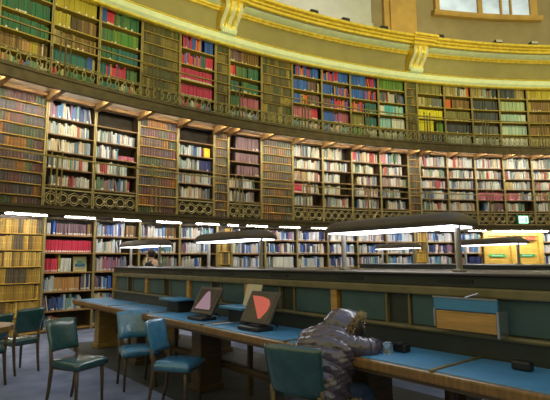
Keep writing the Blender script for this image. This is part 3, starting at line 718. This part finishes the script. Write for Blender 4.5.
# lamps
def make_lamp():
    t = thing('desk_lamp', '', 'lamp', (0,0,0), RZ1, 'bronze strip lamps on the desks')
    Lh = .60; H0 = .315; n = 20; half = .20
    m = MB(); prof = [(half*math.cos(PI*k/10), .105*math.sin(PI*k/10)**.6) for k in range(11)]
    rows_ = []
    for i in range(n+1):
        u = -1+2*i/n; x = Lh*u; e_ = (1-abs(u)**14)**.5 if abs(u) < 1 else 0; sc = .62+.38*e_; bow = .0
        rows_.append([(x, y*(.85+.15*e_), H0+z*sc) for y, z in prof])
    v = [p for r in rows_ for p in r]; k = len(prof); f = []
    for i in range(n):
        for j in range(k-1): f.append((i*k+j, i*k+j+1, (i+1)*k+j+1, (i+1)*k+j))
    f += [tuple(range(k)), tuple(range(n*k, n*k+k))[::-1]]
    m.add(v, f); o = build('shade', m, 'shade', t, True)
    md = o.modifiers.new('thickness', 'SOLIDIFY'); md.thickness = .012
    m = MB()
    for y in (-half+.01, half-.01): m.box(-Lh+.04, Lh-.04, y-.008, y+.008, H0-.004, H0+.014)
    build('rim', m, 'shade', o)
    m = MB(); m.box(-Lh+.05, Lh-.05, -.17, .17, H0-.010, H0+.012); build('light_tube', m, 'tubed', t)
    for x in (-.535, .535):
        m = MB(); m.tube([(x,0,.002),(x,0,H0+.03)], .021, 10); m.bev(x-.035,x+.035,-.035,.035,.0,.018,.005); build('post', m, 'post', t)
    return t
lamp = make_lamp()
lamp.location = P1(2.28, 3.05, 1.263); lamp['label'] = 'bronze strip lamp on the foreground partition, largest and nearest'
dup(lamp, None, P1(4.54,3.05,1.263), RZ1, 'bronze strip lamp on the foreground partition, second from the left')
dup(lamp, None, P1(7.0,3.05,1.263), RZ1, 'bronze strip lamp at the far left end of the foreground partition')
dup(lamp, None, P2(7.0,3.3,1.263), RZ2, 'small far bronze lamp left of the big lamp\'s right post, on the second desk')
dup(lamp, None, P2(4.54,3.3,1.263), RZ2, 'far bronze lamp in front of the oak door, on the second desk')

# fold-out book rests of the partition (the raised one and two lowered ones)
def rest(s, d, raised, lab, parent=None):
    t = thing('book_rest', lab, 'book rest', P1(s, d, 0), RZ1, 'hinged book rests on the partition')
    if raised:
        m = MB(); m.bev(-.205,.205,-.13,-.11,1.035,1.115,.005); o = build('leather_flap', m, 'inlay', t)
        m = MB(); m.bev(-.195,.195,-.125,-.105,.915,1.03,.004); build('wooden_panel', m, 'woodo', t)
        m = MB(); m.box(.198,.212,-.13,-.02,.895,1.045); m.box(-.21,-.197,-.13,-.02,.93,1.04); m.tube([(0,-.11,1.115),(.06,-.06,1.14)],.006,6); m.box(-.21,.21,-.134,-.13,1.108,1.118)
        build('bracket', m, 'chrome', t)
    else:
        m = MB(); m.bev(-.20,.20,-.30,-.02,.885,.91,.006); build('leather_flap', m, 'inlay', t)
        m = MB(); m.bev(-.15,.15,-.22,-.03,.752,.884,.01); build('housing', m, 'black', t)
    return t
rest(1.55, 2.86, True, 'raised book rest with blue flap and orange wood panel on right of partition')
rest(3.86, 2.86, False, 'lowered blue book rest beneath the pale card between the two screens')
rest(5.22, 2.86, False, 'lowered blue book rest left of the left-hand screen')
m = MB(); M = Matrix.Rotation(-.28, 4, 'X'); m.bev(-.12,.12,-.006,.006,0,.215,.004, M)
for k in range(5): m.box(-.09,.07-.02*(k%3),-.0075,-.0062,.05+.035*k,.055+.035*k,None,M)
o = build('card', m, 'paper', None, False, P1(3.72, 2.70, .912), RZ1); tag(o, 'pale upright card leaning behind the right-hand screen', 'card')

# monitors
def monitor(name_, s, d, rz, lab, col, first=None):
    t = thing('monitor', lab, 'monitor', P1(s, d, .752), rz, 'flat screens on the desk')
    m = MB(); m.bev(-.14,.14,-.09,.09,0,.035,.012); build('base', m, 'black', t)
    m = MB(); m.bev(-.045,.045,.075,.10,.03,.10,.008); m.bev(-.04,.04,.10,.15,.09,.16,.008); m.tube([(-.05,.10,.06),(.10,.13,.05),(.16,.12,.03)],.008,6); build('stand', m, 'black', t)
    M = Matrix.Translation((0,-.01,.055)) @ Matrix.Rotation(-.50, 4, 'X')
    m = MB(); m.bev(-.195,.195,-.012,.012,0,.30,.008, M); m.bev(-.17,.17,.01,.035,.03,.27,.01,M)
    b = build('bezel', m, 'bezel', t)
    m = MB(); m.box(-.165,.165,-.0145,-.012,.032,.272,None,M)
    build('screen', m, 'scr', b)
    m = MB()
    if col == 'scr1': pts = [(-.14,.05),(.13,.05),(.13,.08),(.07,.17),(.02,.245),(-.02,.25),(-.05,.22)]; ed2 = [(.10,.05),(.13,.05),(.03,.25),(.01,.25)]
    else: pts = [(-.15,.25),(-.11,.25),(.0,.245),(.09,.225),(.13,.18),(.12,.12),(.07,.045),(.04,.04),(-.06,.15)]; ed2 = [(-.15,.25),(-.12,.25),(.08,.05),(.05,.05)]
    m.add([M @ Vector((x,-.0152,z)) for x,z in pts], [tuple(range(len(pts)))]); build('screen_shape', m, col, b)  # flat emissive polygon laid over the dark screen
    return t
MT['scr'] = mat('dark_screen', (.05,.035,.03), .25, var=.1)
MT['scr1'] = emit('screen_violet', (.42,.26,.40), .13); MT['scr2'] = emit('screen_red', (.62,.12,.09), .20)
MT['scr3'] = emit('screen_bright_edge', (.70,.45,.80), .42)
MR = rad(-48)
monitor('a', 4.32, 2.52, MR, 'flat screen with a violet shape, left of the two on the desk', 'scr1')
monitor('b', 3.37, 2.50, MR, 'flat screen with a red shape, right of the two on the desk', 'scr2')
m = MB(); m.tube([P1(3.86,2.36,.762), P1(3.84,2.5,.764), P1(3.78,2.7,.762)], .007, 6)
tag(build('pen', m, 'chrome'), 'thin pale stylus lying across the desk between the two screens', 'pen')
t = thing('small_case', 'small dark case on the blue desk just right of the clear tumbler', 'case', P1(1.95, 2.64, .752), RZ1)
m = MB(); m.bev(-.05,.05,-.035,.035,0,.05,.015,seg=3); m.bev(-.03,.03,-.05,.02,.045,.06,.006); build('body', m, 'black', t)
m = MB(); m.tube([(0,0,0),(0,0,.004),(0,0,.07)], [.022,.026,.03], 14); m2 = m
tag(build('tumbler', m2, 'glass', None, True, P1(1.98, 2.53, .752)), 'small clear tumbler between the sleeper\'s sleeve and the dark case', 'glass')
m = MB(); m.bev(-.05,.05,-.03,.03,0,.05,.012)
tag(build('pencil_box', m, 'black', None, False, P1(1.21, 2.70, .752), RZ1), 'small black box on the desk at the right edge below the raised rest', 'box')

# ------------------------------------------------------------------ chairs
def make_chair(lm, lab, grp):
    t = thing('reading_chair', lab, 'chair', (0,0,0), 0, grp); t.scale = (.9,.9,.9)
    bm_ = MB()
    # padded seat: wider at the front, domed
    n = 10; v = []; f = []
    def sx(y): return .19 + .035*(y+.21)/.42
    def ed(u): return (1-abs(u)**6)
    top = []; G = 12
    for i in range(G+1):
        for j in range(G+1):
            u = -1+2*i/G; w = -1+2*j/G; y = w*.215
            hx = sx(y)*(1-.04*abs(w)**6); x = u*hx
            e_ = min(ed(u), ed(w)); z = .445 + .03*e_**.6 + .012*(1-u*u)*(1-w*w)
            top.append((x, y+.0, z))
    v = top + [(x*.99, y*.99, .39) for x, y, z in top]
    K = (G+1)**2
    for i in range(G):
        for j in range(G):
            a = i*(G+1)+j; f.append((a, a+G+1, a+G+2, a+1)); f.append((a+K, a+1+K, a+G+2+K, a+G+1+K))
    for i in range(G):
        for (a, b) in ((i*(G+1), (i+1)*(G+1)), (i*(G+1)+G, (i+1)*(G+1)+G), (i, i+1), (G*(G+1)+i, G*(G+1)+i+1)): f.append((a, b, b+K, a+K))
    bm_.add(v, f); build('seat', bm_, lm, t, True)
    m = MB(); m.bev(-.19,.19,-.20,.20,.375,.40,.006); build('seat_frame', m, 'woodd', t)
    # curved padded back
    v = []; f = []; GX, GZ = 10, 8
    for side in (0, 1):
        for i in range(GX+1):
            for j in range(GZ+1):
                u = -1+2*i/GX; w = j/GZ; z = .545 + .32*w + .012*(1-u*u)*w
                hw = .185 + .02*w; x = u*hw; e_ = min(1-abs(u)**8, 1-abs(2*w-1)**8)
                y = -.20 - .085*w - .035*(1-u*u); y += (-.012-.014*e_ if side else .012+.014*e_)
                v.append((x, y, z))
    K = (GX+1)*(GZ+1)
    for i in range(GX):
        for j in range(GZ):
            a = i*(GZ+1)+j; q = (a, a+1, a+GZ+2, a+GZ+1); f.append(q); f.append(tuple(k+K for k in q[::-1]))
    for i in range(GX):
        for j0 in (0, GZ): a = i*(GZ+1)+j0; b = a+GZ+1; f.append((a,b,b+K,a+K))
    for j in range(GZ):
        for i0 in (0, GX): a = i0*(GZ+1)+j; f.append((a,a+1,a+1+K,a+K))
    m = MB(); m.add(v, f); build('backrest', m, lm, t, True)
    for s in (-1,1):
        m = MB(); m.tube([(s*.17,-.255,.0),(s*.172,-.225,.15),(s*.174,-.195,.38),(s*.178,-.205,.52),(s*.180,-.225,.60)], [.015,.018,.022,.02,.016], 8)
        build('leg', m, 'woodd', t, True)
        m = MB(); m.tube([(s*.185,.175,.0),(s*.18,.17,.25),(s*.178,.165,.39)], [.014,.019,.024], 8)
        build('leg', m, 'woodd', t, True)
        m = MB(); m.box(s*.165-.012,s*.165+.012,-.235,-.222,.50,.56); build('brass_tip', m, 'brass', t)
    return t
def face(deg): return rad(deg-90)
cg = 'upholstered reading chairs'
chA = make_chair('leather_g', 'dark green leather chair standing alone in the left foreground, seat facing right', cg)
chA.location = (-1.92,4.72,0); chA.rotation_euler.z = face(-23)
dup(chA, None, (-3.24,6.05,0), face(152), 'dark green chair seen from behind in front of the ochre panel, left edge')
dup(chA, None, (-3.27,5.36,0), face(158), 'dark chair cut off by the left edge beyond the round-ended table')
chD = make_chair('leather_b', 'blue leather chair with shiny back facing the camera, left of the angled blue chair', cg)
chD.location = (-1.52,5.32,0); chD.rotation_euler.z = face(-60)
dup(chD, None, (-.93,4.62,0), face(-14), 'blue leather chair turned sideways with its seat towards the desk')
chF = dup(chA, None, (.23,3.19,0), face(60), 'teal-backed chair the sleeping person sits on, bottom foreground')
chF.scale = (.96,.96,.96)
for k, (s, w) in enumerate(((4.3,'left-hand'),(3.0,'right-hand'))):
    p = P1(s+.2, 4.75); dup(chA, None, p, face(math.degrees(TH)+180+8*k), 'dark chair across the desk, its legs showing under the top, %s of two' % w)

# rounded table end at the left edge
t = thing('side_table', 'brown round-ended table cut off by the left edge beside the dark chairs', 'table', (-3.42,4.21,0), rad(35))
m = MB(); out = [(1.0*math.cos(q)*.55+.45, .42*math.sin(q)) for q in [(-PI/2)+PI*k/12 for k in range(13)]] + [(-1.2,.42),(-1.2,-.42)]
n = len(out); m.add([(x,y,.70) for x,y in out]+[(x,y,.745) for x,y in out], [tuple(range(n))[::-1], tuple(range(n,2*n))] + [(i,(i+1)%n,(i+1)%n+n,i+n) for i in range(n)])
build('tabletop', m, 'edge', t)
m = MB(); m.bev(.2,.32,-.06,.06,0,.70,.01); build('leg', m, 'woodd', t)
m = MB(); m.bev(-.9,-.78,-.06,.06,0,.70,.01); build('leg', m, 'woodd', t)

# ------------------------------------------------------------------ people
def skin_mesh(name, chains, m, parent, sub=2):
    """chains: list of [(pos, radius or (rx, ry)), ...]; chains whose first point repeats an earlier one are joined to it"""
    v = []; ed_ = []; rs = []
    def find(p):
        for i, q in enumerate(v):
            if (Vector(q)-Vector(p)).length < 1e-4: return i
        return None
    for ch in chains:
        prev = None
        for p, r in ch:
            i = find(p)
            if i is None: v.append(tuple(p)); rs.append(r if isinstance(r, tuple) else (r, r)); i = len(v)-1
            if prev is not None: ed_.append((prev, i))
            prev = i
    me = bpy.data.meshes.new(name); me.from_pydata(v, ed_, []); me.update()
    o = bpy.data.objects.new(name, me); COL.objects.link(o)
    if parent: o.parent = parent
    sk = o.modifiers.new('skin', 'SKIN'); sk.use_smooth_shade = True
    if not me.skin_vertices: 
        bm = bmesh.new(); bm.from_mesh(me); bm.verts.layers.skin.verify(); bm.to_mesh(me); bm.free()
    for i, r in enumerate(rs):
        me.skin_vertices[0].data[i].radius = r
        me.skin_vertices[0].data[i].use_root = (i == 0)
    ss = o.modifiers.new('smooth', 'SUBSURF'); ss.levels = sub; ss.render_levels = sub
    me.materials.append(MT[m]); return o
def hand(base, dirv, side, pinky):
    """chains of a hand: palm from wrist point, four fingers and a thumb; dirv along the fingers, side across the palm towards the thumb, pinky = palm normal (down)"""
    b = Vector(base); d = Vector(dirv).normalized(); s = Vector(side).normalized(); nn = Vector(pinky).normalized()
    palm = b + d*.045
    out = [[(tuple(b), .022), (tuple(palm), (.034,.018))]]
    for k, (off, ln) in enumerate(((.028,.070),(.010,.080),(-.010,.074),(-.028,.058))):
        r0 = palm + s*off*.8 + d*.01; r1 = palm + s*off + d*.045; r2 = r1 + d*ln*.45 + nn*.012; r3 = r2 + d*ln*.35 + nn*.025
        out.append([(tuple(palm), (.034,.018)), (tuple(r1), .0095), (tuple(r2), .0085), (tuple(r3), .007)])
    t1 = b + d*.02 + s*.032; t2 = t1 + s*.025 + d*.03 + nn*.01; t3 = t2 + d*.028 + nn*.008
    out.append([(tuple(b), .022), (tuple(t1), .013), (tuple(t2), .010), (tuple(t3), .008)])
    return out
# sleeper: local frame x = right of the person, y = forward (towards the desk), z up
def sleeper():
    t = thing('person', 'person in a shiny grey quilted coat and fur-edged hood, slumped asleep over the desk', 'person', (.285,3.16,0), rad(46-90)); t.scale = (.92,.92,.92)
    hip = (0,-.04,.56)
    body = [[(hip,(.15,.11)),((0,.04,.70),(.135,.10)),((0,.14,.84),(.155,.10)),((0,.18,.91),(.10,.08)),((.02,.23,.93),.055),((.04,.28,.93),(.08,.085)),((.07,.33,.93),(.07,.08))]]
    for s in (-1,1):
        body.append([(hip,(.15,.11)),((s*.10,.02,.53),.088),((s*.13,.36,.52),.062),((s*.14,.40,.30),.052),((s*.14,.38,.10),.036),((s*.14,.42,.05),.035),((s*.15,.53,.04),.028)])
    sh = (0,.14,.84)
    body.append([(sh,(.155,.10)),((.18,.15,.86),.06),((.255,.20,.83),.045),((.19,.42,.825),.034),((.12,.45,.82),.024)])
    body.append([(sh,(.155,.10)),((-.18,.17,.86),.06),((-.33,.38,.825),.045),((-.12,.50,.825),.034),((-.05,.50,.82),.024)])
    body += hand((.12,.45,.82), (-.95,.2,0), (.1,.5,.1), (0,0,-1)); body += hand((-.05,.50,.82), (.95,.15,0), (.1,.5,.1), (0,0,-1))
    b = skin_mesh('body', body, 'skin', t, 2)
    # trousers
    jn = [[((0,-.04,.55),(.16,.125))]]
    for s in (-1,1): jn.append([((0,-.04,.55),(.16,.125)),((s*.10,.02,.535),.098),((s*.13,.36,.525),.075),((s*.14,.41,.30),.066),((s*.14,.39,.12),.055)])
    skin_mesh('jeans', jn[1:], 'jeans', t, 2)
    for s in (-1,1):
        m = MB(); m.ball((s*.145,.46,.045),(.045,.125,.045),14,8); m.bev(s*.145-.045,s*.145+.045,.34,.58,.006,.03,.012); build('shoe', m, 'sole', t, True)
    # quilted torso of the coat
    path = [((0,-.06,.43),(.215,.16)),((0,-.05,.51),(.235,.185)),((0,-.03,.59),(.235,.175)),((0,.0,.68),(.235,.165)),((0,.035,.76),(.245,.16)),((0,.075,.83),(.25,.15)),((0,.12,.885),(.225,.125)),((0,.17,.925),(.16,.10)),((.01,.22,.95),(.10,.085))]
    def lerp(t_):
        k = min(int(t_), len(path)-2); u = t_-k; a, b_ = path[k], path[k+1]
        return [a[0][q]*(1-u)+b_[0][q]*u for q in range(3)], [a[1][q]*(1-u)+b_[1][q]*u for q in range(2)]
    NT, NS = 120, 64; v = []; f = []
    for i in range(NT+1):
        tt = i/NT*(len(path)-1-.001); c, r = lerp(tt); c2, _ = lerp(min(tt+.1, len(path)-1.001)); c1, _ = lerp(max(0, tt-.1))
        T = (Vector(c2)-Vector(c1)).normalized(); X = Vector((1,0,0)); Y = T.cross(X).normalized()
        for k in range(NS):
            q = 2*PI*k/NS
            ph = i/NT*9.0 + .30*math.sin(q*2+.6) + .10*math.sin(q*5+i*.2)
            puff = .89 + .115*abs(math.sin(PI*ph))**.5 + .014*math.sin(q*9+i*.55) + .014*math.sin(q*17-i*.9) + .012*math.sin(q*4-i*.3)
            if i < 2: puff = .84
            sq = (abs(math.cos(q))**4+abs(math.sin(q))**4)**-.12
            p = Vector(c) + X*r[0]*puff*sq*math.cos(q) + Y*r[1]*puff*sq*math.sin(q)
            v.append(tuple(p))
    for i in range(NT):
        for k in range(NS): f.append((i*NS+k, i*NS+(k+1)%NS, (i+1)*NS+(k+1)%NS, (i+1)*NS+k))
    f.append(tuple(range(NT*NS,(NT+1)*NS)))
    m = MB(); m.add(v, f); coat = build('quilted_coat', m, 'jacket', t, True)
    for pts, rs in (([(.14,.09,.87),(.19,.12,.87),(.24,.155,.86),(.265,.21,.85),(.255,.30,.845),(.20,.38,.84),(.13,.43,.835)], [.085,.088,.082,.078,.07,.065,.05]),
                    ([(-.15,.10,.87),(-.24,.18,.865),(-.31,.29,.855),(-.34,.38,.85),(-.26,.46,.85),(-.16,.50,.845),(-.09,.50,.835)], [.085,.088,.082,.078,.07,.065,.05])):
        P = []; R_ = []
        for k in range(len(pts)-1):
            for j in range(8):
                u = j/8; g_ = k+u
                P.append(Vector(pts[k]).lerp(Vector(pts[k+1]), u)); R_.append((rs[k]*(1-u)+rs[k+1]*u)*(.90+.13*abs(math.sin(PI*g_*1.45))**.5))
        m = MB(); m.tube(P, R_, 18, flat=.9); build('sleeve', m, 'jacket', t, True)
    # hood, resting on the arms, opening forward and to the right
    HM = Matrix.Translation((.045,.25,.965)) @ Matrix.Scale(1.12, 4) @ Matrix.Rotation(rad(-72), 4, 'Z') @ Matrix.Rotation(rad(-22), 4, 'X')
    m = MB(); v = []; f = []; NR, NS2 = 12, 26
    for i in range(NR+1):
        th = PI*.02 + (PI*.62)*i/NR
        for k in range(NS2):
            ph = 2*PI*k/NS2; fold = 1+.05*math.sin(ph*3+1)+.035*math.sin(ph*7+i*.6)
            v.append((.125*math.sin(th)*math.cos(ph)*fold, -.145*math.cos(th)*fold, .125*math.sin(th)*math.sin(ph)*fold))
    for i in range(NR):
        for k in range(NS2): f.append((i*NS2+k, i*NS2+(k+1)%NS2, (i+1)*NS2+(k+1)%NS2, (i+1)*NS2+k))
    f.append(tuple(range(NS2))); m.add(v, f, None, HM)
    hood = build('hood', m, 'jacket', t, True); md = hood.modifiers.new('thick','SOLIDIFY'); md.thickness = .012
    # fur edge: ring of tufts
    rnd = random.Random(3); m = MB()
    def tuft(c, d, ln, w):
        d = d.normalized(); a = d.cross(Vector((.3,.5,.8))).normalized(); b2 = d.cross(a); c = Vector(c)
        m.add([c+a*w, c-a*.5*w+b2*.86*w, c-a*.5*w-b2*.86*w, c+d*ln], [(0,1,3),(1,2,3),(2,0,3),(0,2,1)])
    for k in range(1100):
        ph = rnd.uniform(0, 2*PI); rr = .118+rnd.uniform(-.012,.012)
        p = HM @ Vector((rr*math.cos(ph), .06+rnd.uniform(-.015,.025), rr*math.sin(ph)))
        o_ = HM.to_3x3() @ Vector((math.cos(ph), rnd.uniform(-.4,1.0), math.sin(ph)))
        tuft(p, o_ + Vector((rnd.uniform(-.4,.4),rnd.uniform(-.4,.4),rnd.uniform(-.4,.4))), rnd.uniform(.02,.04), .0035)
    build('hood_fur', m, 'fur', hood)
    # dark hair inside the hood
    m = MB(); m.ball((0,.02,0),(.095,.105,.105),18,12,HM, lambda d: 1+.04*math.sin(d.x*20)+.03*math.sin(d.z*26)); build('hair', m, 'hair', t, True)
    # fur hem at the lap
    m = MB()
    for k in range(900):
        u = rnd.uniform(0, 1); p = Vector((.14+.15*u, -.02+.14*u, .50+rnd.uniform(-.02,.03)-.02*u)) + Vector((rnd.uniform(-.02,.02),rnd.uniform(-.03,.03),0))
        tuft(p, Vector((rnd.uniform(-1,1),rnd.uniform(-1,1),rnd.uniform(-.3,1))), rnd.uniform(.02,.045), .004)
    build('fur_hem', m, 'fur', t)
    return t
sleeper()
# browser standing in front of the ground tier, head bent to the left
def reader():
    t = thing('person', 'dark-haired person in dark clothes standing beyond the desk under the leftmost lamp', 'person', (-2.42, 9.55, 0), rad(68)); t.scale = (.94,.94,.94)
    hip = (0,0,.92)
    body = [[(hip,(.15,.11)),((0,.0,1.06),(.125,.10)),((0,.02,1.22),(.145,.10)),((0,.05,1.38),(.15,.085)),((0,.09,1.46),.052),((0,.13,1.53),(.07,.085)),((0,.15,1.60),(.068,.08))]]
    sh = (0,.05,1.38)
    for s in (-1,1):
        body.append([(hip,(.15,.11)),((s*.09,.0,.84),.085),((s*.10,.03,.48),.056),((s*.10,.0,.26),.05),((s*.10,-.02,.09),.034),((s*.11,.10,.04),.028)])
        body.append([(sh,(.15,.085)),((s*.19,.05,1.36),.055),((s*.23,.06,1.10),.043),((s*.16,.28,1.08),.034),((s*.12,.36,1.12),.024)])
        body += hand((s*.12,.36,1.12), (-s*.4,.8,.4), (s*.3,.2,1), (-s,0,0))
    skin_mesh('body', body, 'skin', t, 2)
    j = [[((0,0,.90),(.165,.125)),((0,.0,1.06),(.145,.12)),((0,.02,1.22),(.165,.12)),((0,.05,1.37),(.165,.10)),((0,.075,1.43),.07)]]
    for s in (-1,1): j.append([((0,.05,1.37),(.165,.10)),((s*.19,.05,1.36),.07),((s*.23,.06,1.11),.058),((s*.165,.26,1.08),.046)])
    skin_mesh('jumper', j, 'cloth', t, 2)
    tr = [[((0,0,.90),(.16,.12)),((s*.09,.0,.84),.098),((s*.10,.03,.48),.072),((s*.10,.0,.26),.064),((s*.10,-.02,.10),.055)] for s in (-1,1)]
    skin_mesh('trousers', tr, 'cloth', t, 2)
    for s in (-1,1):
        m = MB(); m.ball((s*.105,.045,.045),(.045,.125,.042),14,8); build('shoe', m, 'sole', t, True)
    m = MB(); m.ball((0,.115,1.60),(.088,.105,.105),18,12,None, lambda d: 1.02 if (d.y < .35 or d.z > .5) else .84)
    build('hair', m, 'hair', t, True)
    m = MB(); m.tube([(0,.225,1.585),(0,.25,1.555),(0,.232,1.545)],[.008,.013,.008],8)
    build('nose', m, 'skin', t, True)
    m = MB()
    for s in (-1,1): m.ball((s*.03,.222,1.59),(.012,.008,.008),8,6)
    build('eyes', m, 'hair', t, True)
reader()
bpy.context.view_layer.update()
